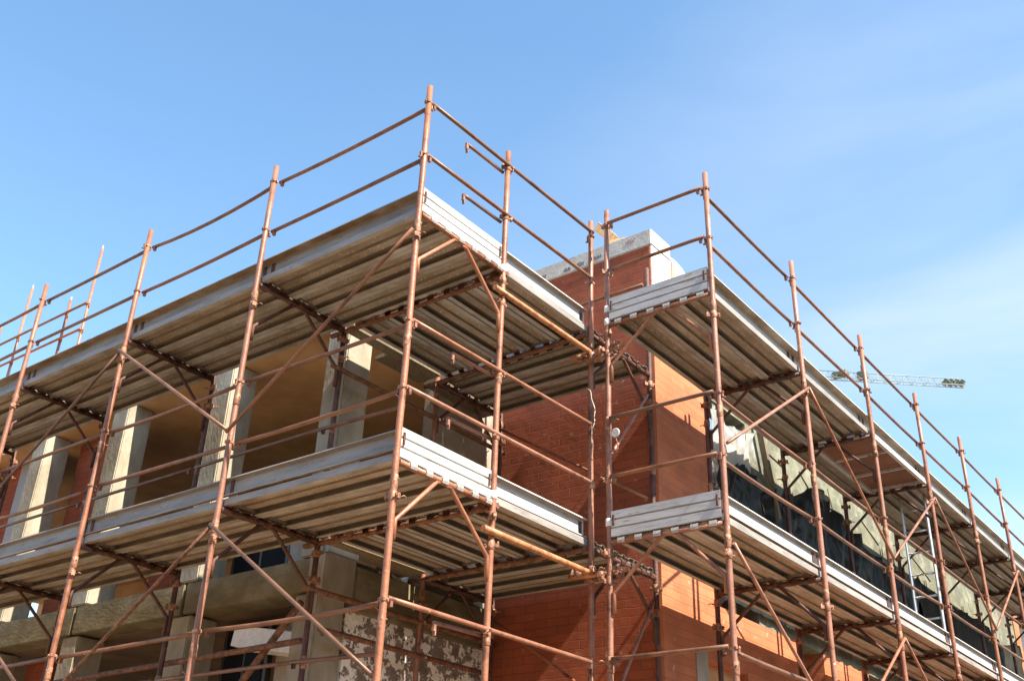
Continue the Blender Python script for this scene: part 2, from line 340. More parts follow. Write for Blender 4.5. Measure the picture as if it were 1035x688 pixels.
def hook_mesh(sg):
    m = MB()                                     # hook that wraps over the tube at x = 0, plank body on the +x side when sg = 1
    pts = [(.036,.012),(.030,-.004),(0,-.0055),(-.026,-.006),(-.031,-.03),(-.026,-.05)]
    if sg < 0: pts = [(-a,b) for a,b in pts]
    vs = [[m.bm.verts.new((x,y,z)) for x,z in pts] for y in (-.034,.034)]
    fs = [m.bm.faces.new((vs[0][i],vs[0][i+1],vs[1][i+1],vs[1][i])) for i in range(len(pts)-1)]
    bmesh.ops.solidify(m.bm, geom=fs, thickness=.005*(1 if sg>0 else -1))
    return m.mesh('hook','zinc')
H1, H2 = hook_mesh(1), hook_mesh(-1)
H1d, H2d = H1.copy(), H2.copy()
for h_ in (H1d,H2d): h_.materials[0] = M['rust']
PM = {}
def plank(loc, rz, L, label, group='steel deck planks', hooks=True, clean=''):
    k = round(L,3)
    if k not in PM: PM[k] = plank_mesh(L)
    t = thing('steel_plank', label, 'scaffold plank', loc, rz, group)
    put('deck_plate', PM[k], t)
    if hooks:
        for y in (-.105,.055): put('hook', H1 if 'a' in clean else H1d, t, (0,y,0))
        for y in (-.055,.105): put('hook', H2 if 'b' in clean else H2d, t, (L,y,0))
    return t
LV = [(0,'top deck'),(-2,'lower deck')]
ROW = ['outer','middle','inner']
PY = [.205,.534,.863]
LB = ['bay at the sharp front corner','second bay left of the front corner','third bay left of the front corner','fourth bay left of the front corner']
RB = ['bay behind the grey ribbed end boards']+[n_+' bay back from the grey end boards' for n_ in ('second','third','fourth','fifth','sixth')]+['farthest bay of that run']
for z, dn in LV:
    for k in range(4):
        for r in range(3):
            plank((PX[k+1],PY[r],z), 0, PX[k]-PX[k+1], f'dusty steel plank, {ROW[r]} row of the {dn}, {LB[k]}', clean='b' if k == 0 else '')
    for k in range(7):
        for r in range(3):
            if z == 0 and k == 2 and r < 2: continue           # hatch platform here
            plank((XR1-PY[r],RY[k],z), PI/2, RY[k+1]-RY[k], f'galvanised plank, {ROW[r]} row of the {dn}, {RB[k]}', clean='a' if k == 0 else '')
    for i in range(5):
        x = -.19-.345*i
        plank((x,YI,z), PI/2, YQ-YI, f'short cross plank of the {dn} behind the front corner, {["nearest the edge board","second from the edge board","middle of five","fourth from the edge board","nearest the columns"][i]}')
    for i in range(3):
        plank((XL,YQ+.19+.33*i,z), 0, -XL, f'steel plank of the {dn} along the brick front, {["farthest from the bricks","middle of three","touching the brick side"][i]}')
# hatch platform with brown plywood
t = thing('hatch_platform','brown plywood hatch platform set in the top deck above the aluminium ladder','platform',(XR1-.37,RY[2],0),PI/2)
L = RY[3]-RY[2]
m = MB()
for y in (-.325,.325): m.box((.03,y-.02,-.01),(L-.03,y+.02,.05))
for x in (.03,.62,1.22,L-.05): m.box((x,-.30,.0),(x+.025,.30,.03))
m.build('side_rail','zinc',t)
MB().box((.03,-.304,.031),(1.1,.304,.045)).build('plywood_sheet','ply',t)
MB().box((1.11,-.304,.031),(L-.03,.304,.045)).build('hatch_flap','ply',t)
for y in (-.2,.2): put('hook',H1,t,(0,y,0)); put('hook',H2,t,(L,y,0))

# --- toe boards
def toe_mesh(L, h=.165, z0=.055, mat='toe', fl=.056):
    z1 = z0+h
    b_ = fl-.035; prof = [(b_,z0+.008),(b_,z0),(fl-.004,z0),(fl,z0+.006),(fl,z1-.006),(fl-.004,z1),(0,z1),(-.002,z1-.012)]
    m = MB(); m.strip(prof, .001, L-.001, .003); m.bm.normal_update()
    for f in m.bm.faces:
        if f.normal.z < -.6: f.material_index = 1
    me = m.mesh('toe_board',mat); me.materials.append(M['flange_under']); return me
def ribbed_mesh(L, z0=.012, z1=.225):
    h = z1-z0; a = z0; prof = [(.03,z0),(0,z0)]
    for i in range(3):
        t0 = z0+h*i/3; t1 = z0+h*(i+1)/3
        prof += [(0,t0+.008),(0,t1-.008)]
        if i < 2: prof += [(.016,t1-.004),(.016,t1+.004)]
    prof += [(0,z1),(.026,z1)]
    m = MB(); m.strip(prof, .03, L-.03, .0025)
    return m.mesh('ribbed_board','toe_lit')
TMS = {}
def toe(loc, rz, L, label, kind='plain', **k):
    key = (round(L,3),kind,tuple(k.items()))
    if key not in TMS: TMS[key] = toe_mesh(L,**k) if kind == 'plain' else ribbed_mesh(L,**k)
    t = thing('toe_board', label, 'toe board', loc, rz, 'edge boards of the decks')
    put('board', TMS[key], t)
    for x in (.055,L-.055):
        if kind == 'plain': MB().box((x-.02,k.get('fl',.056)-.010,.085),(x+.02,k.get('fl',.056)-.0045,.20)).build('clip','dark_tube',t)
        else: MB().box((x-.008,-.012,.10),(x+.008,-.001,.19)).build('clip','dark_tube',t)
    return t
for z, dn in LV:
    for k in range(4):
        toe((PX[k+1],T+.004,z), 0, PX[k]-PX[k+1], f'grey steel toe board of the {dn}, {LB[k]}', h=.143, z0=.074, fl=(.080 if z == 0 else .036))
    for k in range(7):
        toe((XR1-T-.006,RY[k],z), PI/2, RY[k+1]-RY[k], f'sunlit steel toe board of the {dn}, {RB[k]}', h=.143, z0=.074, fl=(.080 if z == 0 else .036), mat='toe_lit')
    toe((T+.004-.03,0,z), PI/2, W, f'bright white ribbed end board of the {dn} at the sharp front corner', 'ribbed')
    toe((-.03,W,z), PI/2, YQ-W, f'sunlit white toe board of the {dn} running back to the twin poles', h=.153, z0=.074, fl=.05, mat='toe_lit')
    toe((XR0,YR-.024,z), 0, W, f'grey blue ribbed end board of the {dn} at the nose of the right run', 'ribbed')

# --- guard rails, braces, ledgers
def rail(a, b, label, cat='guard rail', r=TI, mat='rail', group='guard rails', ends=True, sag=0, name='guard_rail'):
    a = Vector(a); b = Vector(b); d = b-a; L = d.length
    m = MB(); n = 6; pts = []
    for i in range(n+1):
        f = i/n; p = d*f; p = p+Vector((0,0,-sag*4*f*(1-f))); pts.append(p)
    m.path(pts, r, 10)
    if ends:
        for p, s in ((Vector((0,0,0)),1),(d,-1)):
            u = d.normalized()*s
            q = p+u*.035; m.box(q-Vector((.012,.012,.05)),q+Vector((.012,.012,.0)))
    o = m.build(name, mat); o.location = a
    return tag(o, label, cat, group)
HN = {1.034:'handrail above the top deck',.515:'middle rail above the top deck',-.96:'upper rail between the decks',-1.49:'lower rail between the decks',-2.96:'upper rail below both decks',-3.49:'lowest rail below both decks'}
for z in rails_z:
    for k in range(4):
        dz = random.uniform(-.012,.012)
        rail((PX[k+1]+.03,.045,z+dz),(PX[k]-.03,.045,z-dz*.5), f'rusty {HN[z]}, {LB[k]}', sag=random.uniform(0,.02)+(.035 if (k==1 and z>1) else 0))
    for k in range(7):
        dz = random.uniform(-.01,.01)
        rail((XR1-.045,RY[k]+.03,z+dz),(XR1-.045,RY[k+1]-.03,z-dz), f'rusty {HN[z]}, {RB[k]}', sag=random.uniform(0,.015))
    z2 = z+.02
    rail((.0,.03,z2),(.045,YQ-.03,z2-.01), f'long {HN[z]}, sharp front corner back to twin poles', mat='tube' if z < 0 else 'rail')
    rail((XR0+.03,YR-.03,z+.01),(XR1-.03,YR-.03,z+.01), f'short {HN[z]}, above or below the grey end boards')
    if z > -3.2:
        dzz = -.055 if z > 0 else -.03
        o = rail((-.035,.53,z+dzz),(-.035,W-.02,z+dzz+.01), f'hook-ended stub under the long {HN[z]}, behind the front corner', r=.0145, mat='tube' if z < 0 else 'rail', ends=False, name='stub_rail')
        m = MB(); m.box((-.010,-.012,-.055),(.010,.012,.006)); m.box((-.012,.0,-.085),(.012,.01,-.05)); m.build('hook','coupler',o)
def brace(a, b, label, mat='tube', r=.0145, **k): return rail(a, b, label, 'diagonal brace', r, mat, 'diagonal braces', False, name='diagonal_brace', **k)
y = -.047
for i,(ka,za,kb,zb,txt) in enumerate([(0,-.2,1,-1.42,'falling left from under the top deck, bay at the sharp front corner'),(1,-2.17,0,-3.42,'falling right from under the lower deck, bay at the sharp front corner'),
    (2,-.15,1,-1.4,'falling right from the top deck, second bay left of the corner'),(1,-2.2,2,-3.42,'blotchy, falling left under the lower deck, second bay'),
    (2,-.2,3,-1.4,'falling left from the top deck, third bay left of the corner'),(3,-2.2,2,-3.4,'falling right under the lower deck, in the third bay'),
    (4,-.2,3,-1.4,'falling right from under the top deck at the left edge'),(3,-2.2,4,-3.4,'falling left under the lower deck at the left edge')]):
    brace((PX[ka],y,za),(PX[kb],y,zb),'rusty diagonal tube '+txt, mat='rust' if i == 3 else 'rail')
x = XR1+.047
for k in range(7):
    lo, hi = -1.4, -.2
    a, b = (lo,hi) if k % 2 == 0 else (hi,lo)
    brace((x,RY[k],a),(x,RY[k+1],b), f'pink diagonal tube between the decks, {RB[k]}')
    a, b = (-2.2,-3.42) if k % 2 == 0 else (-3.42,-2.2)
    brace((x,RY[k],a),(x,RY[k+1],b), f'pink diagonal tube below both decks, {RB[k]}')
brace((XL,YJ-.05,-.17),(-.02,YJ-.05,-1.3),'dark diagonal tube crossing in front of the brick face between the decks')
brace((XL,YJ-.05,-2.17),(-.02,YJ-.05,-3.4),'dark diagonal tube crossing in front of the brick face below the lower deck')
brace((.0,YJ-.03,-.25),(XR0,YR+.04,-1.25),'short dark brace, brick corner post to twin poles, between the decks')
brace((.0,YJ-.03,-2.25),(XR0,YR+.04,-3.25),'short dark brace, brick corner post to twin poles, below both decks')
def ledger(a, b, label, r=.024, mat='rust', name='tie_tube'): return rail(a, b, label, 'tie tube', r, mat, 'horizontal tie tubes', False, name=name)
for z, dn in LV:
    o = MB().box((0,0,0),(.12,.582,.04)).box((-.17,.583,0),(.12,1.22,.04)).build('gap_board','darkwood'); o.location = (-1.895,YI+.035,z); tag(o,f'timber board added to block sun in the {dn} gap beside the corner column','timber board')  # added board, shaped to stop sun falling through the gap
    o = MB().box((-.105,0,0),(.105,.97,.04)).bevel(.004,1).build('gap_board','darkwood'); o.location = (-1.968,YQ+.035,z); tag(o,f'timber board added to block sun in the {dn} gap beside the grey side wall','timber board')  # added as well, keeps the sun off the side wall
    ledger((XL-.17,YI,z-.035),(T,YI+.03,z-.035), f'dark ledger tube under the {dn}, where the front corner bay ends')
    ledger((XL-.17,YQ,z-.035),(-T,YQ-.03,z-.035), f'dark ledger tube under the {dn}, before the bay along the bricks')
    ledger((XL,YI-.1,z-.42),(XL,YJ+.1,z-.42), f'dark tube under the {dn}, running back along the grey side wall', mat='rust')
    ledger((.035,W-.14,z-.25),(.035,YQ+.12,z-.25), f'thick orange scaffold tube clamped below the {dn}, running to the twin poles', r=.0245, mat='orange_tube')
for k in range(1,4):
    for z in (-1.0,-3.0):
        rail((PX[k+1]+.03,YI-.045,z),(PX[k]-.03,YI-.045,z), f'dull rail by the columns {["between","below both"][z<-2]} decks, {LB[k]}', r=.017)
for z in (-1.0,-3.0):
    rail((XL-.1,YI-.045,z),(XL+.9,YI-.045,z-.02), f'dull stub of inner rail beside the corner column, {["between the decks","below the lower deck"][z<-2]}', r=.017)
rail((XL,YJ-.03,1.0),(-.02,YJ-.03,1.0),'rail running in front of the brick parapet above the top deck')
rail((XL+.02,YI+.1,-2.72),(XL+.02,YJ,-2.72),'dark red tube running back along the mottled wall below the lower deck', mat='rust', r=.024)
ledger((-5.9,1.12,-2.86),(-2.0,1.12,-2.80),'thick dark rusty tube along the lower left columns', r=.026)
ledger((-3.35,1.2,-3.6),(-2.15,1.2,-2.45),'thick dark tube slanting up to the concrete corner below both decks', r=.03)
o = MB().path([(-3.50,1.1,-2.86),(-3.46,1.08,-2.93),(-3.40,1.08,-2.96),(-3.34,1.08,-2.93),(-3.34,1.08,-2.88)],.008,8).build('wire_hook','coupler'); tag(o,'bent wire hook hanging from the dark tube beside the white sill','hook')
o = MB().box((0,-.16,-.09),(.78,.16,.09)).bevel(.006,1).build('white_board','tape'); o.location = (-3.10,1.42,-2.62); o.rotation_euler = (0,math.radians(9),math.radians(8)); tag(o,'white insulation block lying tilted behind the dark tube at the lower left','block')
# clamps strapping the twin poles
t = thing('pole_clamp','rusty cluster of clamps strapping the twin poles under the top deck','clamp',(0.1,YR+.03,-.27),0,'clusters of clamps on the twin poles')
def cluster(t):
    m = MB(); m.tube((-.26,-.05,-.0),(.26,.01,.02),.0245,12); m.build('short_tube','orange_tube',t)
    for px,py in ((-.10,.0),(.12,-.02),(-.04,-.05),(.05,-.05),(-.17,-.05),(.19,0)):
        put('clamp', CL, t, (px,py,random.uniform(-.035,.035)), random.uniform(0,2*PI))
cluster(t)
t = thing('pole_clamp','rusty cluster of clamps strapping the twin poles under the lower deck','clamp',(0.1,YR+.03,-2.27),0,'clusters of clamps on the twin poles'); cluster(t)
# tape bands
for n_,(p,lab) in enumerate([((XR0,YR,.13),'upper white tape band on right twin pole, level with top grey end board'),((XR0,YR,.0),'lower white tape band on right twin pole, just under the top one'),((XR0,YR,-1.86),'white tape band on right twin pole, beside the lower grey end board'),((0,W,.0),'white tape band where the upper white ribbed board ends'),((0,W,-1.96),'white tape band where the lower white ribbed board ends')]):
    m = MB(); m.path([(0,0,-.033),(0,0,-.03),(0,0,.03),(0,0,.033)],[.025,.031,.031,.025],14); o = m.build('tape_band','tape'); o.location = p; tag(o,lab,'tape','white tape bands on poles')
# string and round reflector hanging on the twin poles
pts = []
for i in range(15):
    f = i/14; pts.append((.03+.07*math.sin(f*PI*.8)+.008*math.sin(f*17), YR-.03, -.62-.42*f+.02*math.sin(f*9)))
o = MB().path(pts,.0028,6).build('string','string'); tag(o,'pale loose string dangling from the dark left twin pole','string')
t = thing('round_reflector','small round pale disc hanging from a wire hook right of the twin poles','disc',(XR0+.09,YR-.03,-1.10))
m = MB(); m.path([(0,.006,0),(0,.003,0),(0,-.008,0),(0,-.012,0)],[.036,.042,.042,.034],20); m.build('disc','cap',t)
MB().path([(.0,0,-.04),(.012,0,-.09),(.018,0,-.14),(.0,0,-.17),(-.03,0,-.16),(-.06,0,-.155)],.006,8).build('wire_hook','coupler',t)
# ladder under the hatch
t = thing('ladder','slim aluminium ladder hanging below the brown hatch platform on the right','ladder',(.74,8.33,-2),0)
for sx in (0,.30):
    MB().box((sx-.011,-.03,.06),(sx+.011,.03,2.03)).bevel(.004,1).build('stile','alu',t)
for i in range(7): MB().tube((.011,0,.25+i*.27),(.289,0,.25+i*.27),.013,10).build('rung','alu',t)
# --- far guard rails on the roof (upper left)
tf = []
from math import cos, sin
FQ = [((-10.165,2.8),4.82,'tallest thin post above the far left end of the top deck'),((-12.31,2.8),4.76,'second tall thin post above the far left end of the top deck'),((-13.11,2.8),4.19,'leftmost thin post above the top deck, cut by the picture edge'),((-10.79,2.8),4.02,'short post between the two tall thin posts')]
for (p, top, lab) in FQ:
    o = MB().tube((0,0,0),(0,0,top-.45),T,12).build('guard_post','tube'); o.location = (*p,.45); tag(o,'rusty '+lab,'post','posts of the far roof guard')
    put('clamp',BR,o,(0,0,3.3)); put('clamp',BR,o,(0,0,2.82)); MB().path([(0,0,top-.45),(0,0,top-.41),(0,0,top-.37)],[.018,.014,.004],8).build('spigot','zinc',o)
for zz,l in ((3.76,'upper'),(3.27,'lower')):
    rail((-16,2.76,zz),(-10.13,2.76,zz), f'{l} thin rail of the far roof guard above the left end', r=.021)

# ------------------------------------------------------------------ the building
B = thing('unfinished_building','unfinished concrete and clay brick building behind the scaffold, with open floors and white parapet','building',(0,0,GZ))
def bb(name, mat, a, b, bev=.0, label=None):
    m = MB(); a = Vector(a); b = Vector(b); m.box(a-Vector((0,0,GZ)), b-Vector((0,0,GZ)))
    if bev: m.bevel(bev,2)
    o = m.build(name, mat, B)
    if label: o['label'] = label
    return o
# left block: columns
for cx in (-2.21,-3.94,-5.80,-7.50,-9.35,-11.2):
    bb('column','concrete',(cx-.145,1.3,-2.02),(cx+.145,1.62,.30),.012)
    bb('column','concrete',(cx-.145,1.3,GZ),(cx+.145,1.62,-2.35),.012)
    for zz in (-1.45,-.62):
        pass
# slabs / soffits
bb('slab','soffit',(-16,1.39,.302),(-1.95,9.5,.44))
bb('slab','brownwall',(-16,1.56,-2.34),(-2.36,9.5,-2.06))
bb('floor_finish','plaster',(-16,1.62,-2.055),(-2.4,9.4,-2.03))
# perimeter beams
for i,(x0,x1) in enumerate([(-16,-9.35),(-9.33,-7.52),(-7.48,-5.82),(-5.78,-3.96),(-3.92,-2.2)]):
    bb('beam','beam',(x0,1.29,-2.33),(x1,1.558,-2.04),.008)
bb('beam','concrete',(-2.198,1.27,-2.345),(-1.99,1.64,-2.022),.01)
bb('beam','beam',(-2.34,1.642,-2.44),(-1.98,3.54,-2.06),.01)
# interior and back walls
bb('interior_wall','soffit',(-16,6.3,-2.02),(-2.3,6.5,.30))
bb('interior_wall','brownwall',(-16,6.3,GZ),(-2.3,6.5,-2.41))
bb('interior_wall','soffit',(-2.56,3.0,-2.02),(-2.4,6.29,.30))
bb('brick_infill','brickX',(-7.34,1.75,-2.02),(-6.6,1.95,.30))
bb('brick_infill','brickX',(-9.2,1.75,-2.02),(-8.7,1.95,.30))
bb('white_panel','panel',(-6.58,1.72,-2.02),(-6.02,1.80,.10))
bb('white_panel','panel',(-8.68,1.72,-2.02),(-7.85,1.80,.30))
bb('brick_infill','brickX',(-5.6,1.95,-2.02),(-4.9,2.1,-1.3))
bb('brick_infill','brickX',(-7.3,1.72,GZ),(-6.8,1.92,-2.42))
bb('block_infill','plaster',(-3.0,1.72,GZ),(-2.42,1.80,-2.42))
# dark windows below
for (x0,x1) in ((-3.7,-3.05),):
    fr = bb('window_frame','black',(x0,1.66,-4.0),(x1,1.72,-2.42)); 
    o = MB().box((x0+.05-0,1.652,-3.95-GZ),((x0+x1)/2-.02,1.658,-2.46-GZ)).build('pane','glass',fr)
    o = MB().box(((x0+x1)/2+.02,1.652,-3.95-GZ),(x1-.05,1.658,-2.46-GZ)).build('pane','glass',fr)
fr = bb('window_frame','black',(-3.78,1.66,-2.02),(-2.95,1.72,-1.15)); MB().box((-3.73,1.652,-1.98-GZ),(-3.38,1.658,-1.2-GZ)).build('pane','glass',fr); MB().box((-3.33,1.652,-1.98-GZ),(-3.0,1.658,-1.2-GZ)).build('pane','glass',fr)
bb('block_infill','plaster',(-2.94,1.66,-2.02),(-2.36,1.8,-1.15))

# side wall of the left block (faces the sun)
bb('side_wall','plaster',(-2.24,2.60,-2.02),(-2.08,3.54,.30))
bb('side_wall','mottle',(-2.24,1.642,GZ),(-2.06,3.54,-2.442))
bb('side_wall','mottle',(-2.22,1.642,-2.055),(-2.085,2.448,-1.45))
bb('corner_block','plaster',(-2.07,1.31,-2.018),(-2.0,1.9,-1.62),.01)
# brick wing
YB, XB = 3.55, -.03
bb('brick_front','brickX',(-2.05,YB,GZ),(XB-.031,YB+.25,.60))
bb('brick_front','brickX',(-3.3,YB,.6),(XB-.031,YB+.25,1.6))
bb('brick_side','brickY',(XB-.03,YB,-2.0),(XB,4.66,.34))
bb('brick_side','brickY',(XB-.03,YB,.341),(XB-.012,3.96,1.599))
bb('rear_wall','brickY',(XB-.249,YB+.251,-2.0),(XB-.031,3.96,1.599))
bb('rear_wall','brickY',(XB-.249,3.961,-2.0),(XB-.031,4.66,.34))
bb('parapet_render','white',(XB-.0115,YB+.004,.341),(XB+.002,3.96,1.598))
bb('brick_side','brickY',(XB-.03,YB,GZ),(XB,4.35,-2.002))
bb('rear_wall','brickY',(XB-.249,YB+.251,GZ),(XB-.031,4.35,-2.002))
bb('plaster_patch','plaster',(XB+.001,4.13,GZ),(XB+.012,4.349,-2.50))
bb('side_wall','soffit',(XB-.40,4.351,GZ),(XB-.12,5.2,-2.002))
bb('lintel','brickY',(XB-.119,4.351,-2.56),(XB,5.2,-2.002))
bb('brick_side','brickY',(XB-.249,5.201,GZ),(XB,6.45,-2.002))
bb('side_wall','ply',(XB-.50,6.451,GZ),(XB-.40,7.2,-2.002))
for y0,y1 in ((7.201,8.6),(9.3,10.6),(11.5,13.0),(13.9,16.9)):
    bb('brick_side','brickY',(XB-.249,y0,GZ),(XB,y1,-2.002))
bb('side_wall','ply',(XB-.50,8.6,GZ),(XB-.40,13.9,-2.002))
# cap
m = MB(); m.box((-3.3,YB-.015,1.6-GZ),(XB+.012,YB+.40,1.80-GZ)); m.bevel(.01,2); cap = m.build('parapet_cap','cap',B)
# printed marks on the front of the cap (worn, unreadable)
for (cx, wid, mat, zc) in ((-.27,.12,'pinkink',1.72),(-.72,.17,'ink',1.67),(-.92,.10,'ink',1.66),(-1.10,.10,'ink',1.65),(-1.45,.12,'ink',1.66),(-1.95,.16,'ink',1.67)):
    m = MB(); n = int(wid/.02)
    for i in range(n):
        xx = cx-wid/2+i*.02; h = random.uniform(.012,.03)
        m.box((xx,YB-.0185,zc-GZ-h),(xx+.011,YB-.0165,zc-GZ+h*.8))
        if i % 2: m.box((xx,YB-.0185,zc-GZ+h*.8+.002),(xx+.018,YB-.0165,zc-GZ+h*.8+.009))
    m.build('printed_mark',mat,B)
bb('timber_shim','wood',(XB-.02,3.962,.5),(XB+.018,4.01,1.55))
# upper right wall: pale plaster with shutter marks
bb('side_wall','cream',(XB-.25,5.55,-2.0),(XB,16.6,.9))
bb('parapet_cap','cap',(XB-.3,5.2,.901),(XB+.02,16.6,1.0))
bb('lintel','cream',(XB-.25,4.661,.25),(XB-.001,5.549,.90))
bb('brick_pier','brickY',(XB-.26,16.601,GZ),(XB+.02,16.95,1.2))
bb('side_wall','mottle',(XB-1.3,4.662,-2.0),(XB-1.1,5.549,.9))
bb('side_wall','mottle',(XB-1.09,5.45,-2.0),(XB-.26,5.549,.24))
# stones / cables on pale wall : hairline cracks as real thin grooves of mortar
for (y0,z0,y1,z1) in ((5.95,.12,6.25,-.28),(6.25,-.28,6.32,-.45),(7.0,.15,7.35,-.05),(7.35,-.05,7.8,-.12),(7.9,.2,8.1,-.3),(9.0,.1,9.6,-.1),(10.0,.2,10.2,-.3),(6.02,.1,6.5,.05),(11,.1,11.8,-.1),(12.2,.2,12.4,-.3)):
    MB().tube((XB+.006,y0,z0-GZ),(XB+.006,y1,z1-GZ),.009,6).build('surface_cable','darkwood',B)
# rest of the building mass behind
bb('rear_mass','soffit',(-12,9.6,GZ),(-.4,16.5,.3))

# timber prop, sheets
o = MB().box((-.035,-.03,0),(.035,.03,1.25),).build('timber_prop','darkwood'); o.location = (.055,6.05,-.75); o.rotation_euler = (math.radians(16),0,0); tag(o,'dark timber prop leaning between the translucent sheet and the pale wall','timber prop')
def fold(seed, amp=.06, f=7):
    def g(u, v):
        return amp*noise.noise(Vector((u*f, v*f*.55, seed)))+amp*.5*noise.noise(Vector((u*f*2.6,v*f*1.2,seed+9)))+amp*.25*math.sin(u*f*5+3*noise.noise(Vector((v*3,u*2,seed))))
    return g
def hang(name, mat, y0, y1, ztop, zbot, xo, seed, label, cat, amp=.06, f=7, group=None, nu=70, nv=40):
    g = fold(seed, amp, f)
    m = MB()
    def fn(u, v):
        y = y0+(y1-y0)*u; zt = ztop(u) if callable(ztop) else ztop; zb = zbot(u) if callable(zbot) else zbot
        z = zt+(zb-zt)*v
        return Vector((xo-.04+g(u*(y1-y0),v*(zt-zb))*(1-.75*v), y+.04*noise.noise(Vector((v*3,u*4,seed))), z))
    m.grid(fn, nu, nv)
    o = m.build(name, mat); return tag(o, label, cat, group)
hang('plastic_sheet','sheet',4.72,5.75,lambda u:.20-.10*math.sin(u*PI),lambda u:-.72+.12*math.sin(u*6),.02,1.3,'crumpled translucent plastic sheet hanging in the opening next to the bricks','plastic sheet',.07,6)
jag = lambda s,a,b: (lambda u: a+b*noise.noise(Vector((u*4.5,s,0)))+b*.4*noise.noise(Vector((u*14,s,3))))
hang('black_sheet','black',4.68,6.6,jag(2,-.42,.25),-1.92,.07,4.1,'crumpled black plastic sheet beneath the translucent sheet, nearest the bricks','plastic sheet',.10,5,'black sheets on the pale wall')
hang('black_sheet','black',6.3,8.3,lambda u:-.34+.34*math.sin(min(1,max(0,(u-.15)/.75))*PI)+.05*noise.noise(Vector((u*8,2,2))),-1.92,.10,6.3,'bulging black plastic sheet rising like a hump below the pale wall','plastic sheet',.10,4,'black sheets on the pale wall')
hang('black_sheet','black',8.2,11.0,jag(5,-.36,.25),-1.92,.08,8.8,'black plastic sheet hanging behind the aluminium ladder','plastic sheet',.09,5,'black sheets on the pale wall')
hang('shade_net','net',10.9,16.5,jag(8,-.30,.16),-1.92,.08,2.2,'dull dark green net along the far end of the pale wall','net',.05,5)
# white wrapped bundle on the parapet
m = MB()
def lump(u, v):
    a = v*PI; y = 4.03+.95*u; top = 1.80-.50*u**2.2+.05*noise.noise(Vector((u*5,v*4,1))); ww = .17*(1+.2*noise.noise(Vector((u*4,v*5,6))))
    s_ = math.sin(a)**.35
    return Vector((-.17+math.cos(a)*ww, y+.03*noise.noise(Vector((u*7,v*7,4))), .35+(top-.35)*s_))
m.grid(lump, 40, 28, .01); o = m.build('wrapped_bundle','tape'); tag(o,'lumpy white plastic wrapped bundle on the sunny side of the parapet','wrapped bundle')
# timber offcuts on cap
o = MB().box((-.13,-.05,0),(.13,.05,.10)).bevel(.004,1).build('timber_block','wood'); o.location = (-.52,3.69,1.803); o.rotation_euler = (0,0,.25); tag(o,'pale timber block lying on the parapet cap','timber block')
o = MB().box((-.05,-.04,0),(.05,.04,.30)).bevel(.004,1).build('timber_offcut','wood'); o.location = (-.56,3.66,1.93); o.rotation_euler = (0,-.75,.1); tag(o,'darker timber offcut leaning up from the pale block on the cap','timber offcut')

# ------------------------------------------------------------------ neighbour house, crane
t = thing('neighbour_house','pale house with tiled eaves seen through the far end of the scaffold','house',(0,22,GZ))
MB().box((-9,0.5,0),(2.5,9,7.75)).build('wall','housewall',t)
MB().box((-9.4,-.1,7.76),(2.9,9,7.95)).build('eave_board','eave',t)
rf = MB(); rf.box((-9.4,-.05,7.951),(2.9,9,8.0)); rf = rf.build('roof','tile',t)
m = MB()
for i in range(58):
    x = -9.3+i*.21; m.path([(x,-.18,8.03),(x,4.4,8.9)],.085,8)
m.build('roof_tiles','tile',rf)
m = MB()
for i in range(58):
    x = -9.3+i*.21; m.path([(x,-.21,8.025),(x,-.185,8.03)],.07,8)
m.build('tile_ends','white',rf)
fr = MB().box((-1.0,.44,3.4),(-.1,.499,4.9)).build('window','eave',t); MB().box((-.93,.43,3.47),(-.17,.438,4.83)).build('pane','glass',fr)

def lattice(m, p0, p1, w, h, n, r):
    p0 = Vector(p0); p1 = Vector(p1); d = (p1-p0); u = d.normalized(); s = u.cross(Vector((0,0,1))).normalized(); up = s.cross(u)
    A = [p0+s*w/2, p0-s*w/2, p0+up*h]
    for a in A: m.path([a, a+d], r, 6)
    for i in range(n):
        f = d*(i/n); g = d*((i+.5)/n); k = d*((i+1)/n)
        for a in (A[0],A[1]):
            m.path([a+f, A[2]+g], r*.55, 5); m.path([A[2]+g, a+k], r*.55, 5)
        m.path([A[0]+f, A[1]+k], r*.5, 5)
CB = Vector((-21.9,62.43,30.0)); CT = Vector((-12.2,70.9,30.0))
dj = (CT-CB); u = Vector((dj.x,dj.y,0)).normalized()
K = thing('tower_crane','distant pale tower crane whose lattice jib points right over the far deck','crane',(CB.x,CB.y,GZ))
def rel(p): return Vector(p)-Vector((CB.x,CB.y,GZ))
m = MB(); lattice(m, rel(CB+Vector((0,0,-.2))), rel(CB+Vector((0,0,-.2))+Vector((dj.x,dj.y,0))), .5,.6,13,.035); m.build('jib','crane',K)
m = MB(); lattice(m, rel(CB-u*2.2+Vector((0,0,-.2))), rel(CB+Vector((0,0,-.2))), .5,.5,4,.035); m.build('counter_jib','crane',K)
m = MB(); m.box(rel(CB-u*1.9+Vector((-.5,-.3,-.0))),rel(CB-u*1.9+Vector((.5,.3,.55)))); m.bevel(.05,1); m.build('counterweight','craned',K)
m = MB(); m.box(rel(CB+Vector((-.4,-.3,.0))),rel(CB+Vector((.4,.3,.55)))); m.bevel(.08,1); m.tube(rel(CB+Vector((0,0,.55))),rel(CB+Vector((0,0,.95))),.05,8); m.build('cab','crane',K)
m = MB(); pt = CB+(CT-CB)*.40; m.box(rel(pt+Vector((-.35,-.3,-.1))),rel(pt+Vector((.35,.3,.5)))); m.bevel(.08,1); m.tube(rel(pt+Vector((0,0,.5))),rel(pt+Vector((0,0,1.05))),.07,6); m.build('trolley','craned',K)
m = MB(); pt = CB+(CT-CB)*.27; m.box(rel(pt+Vector((-.6,-.3,-.05))),rel(pt+Vector((.6,.3,.4)))); m.bevel(.1,1); m.build('winch','craned',K)
m = MB()
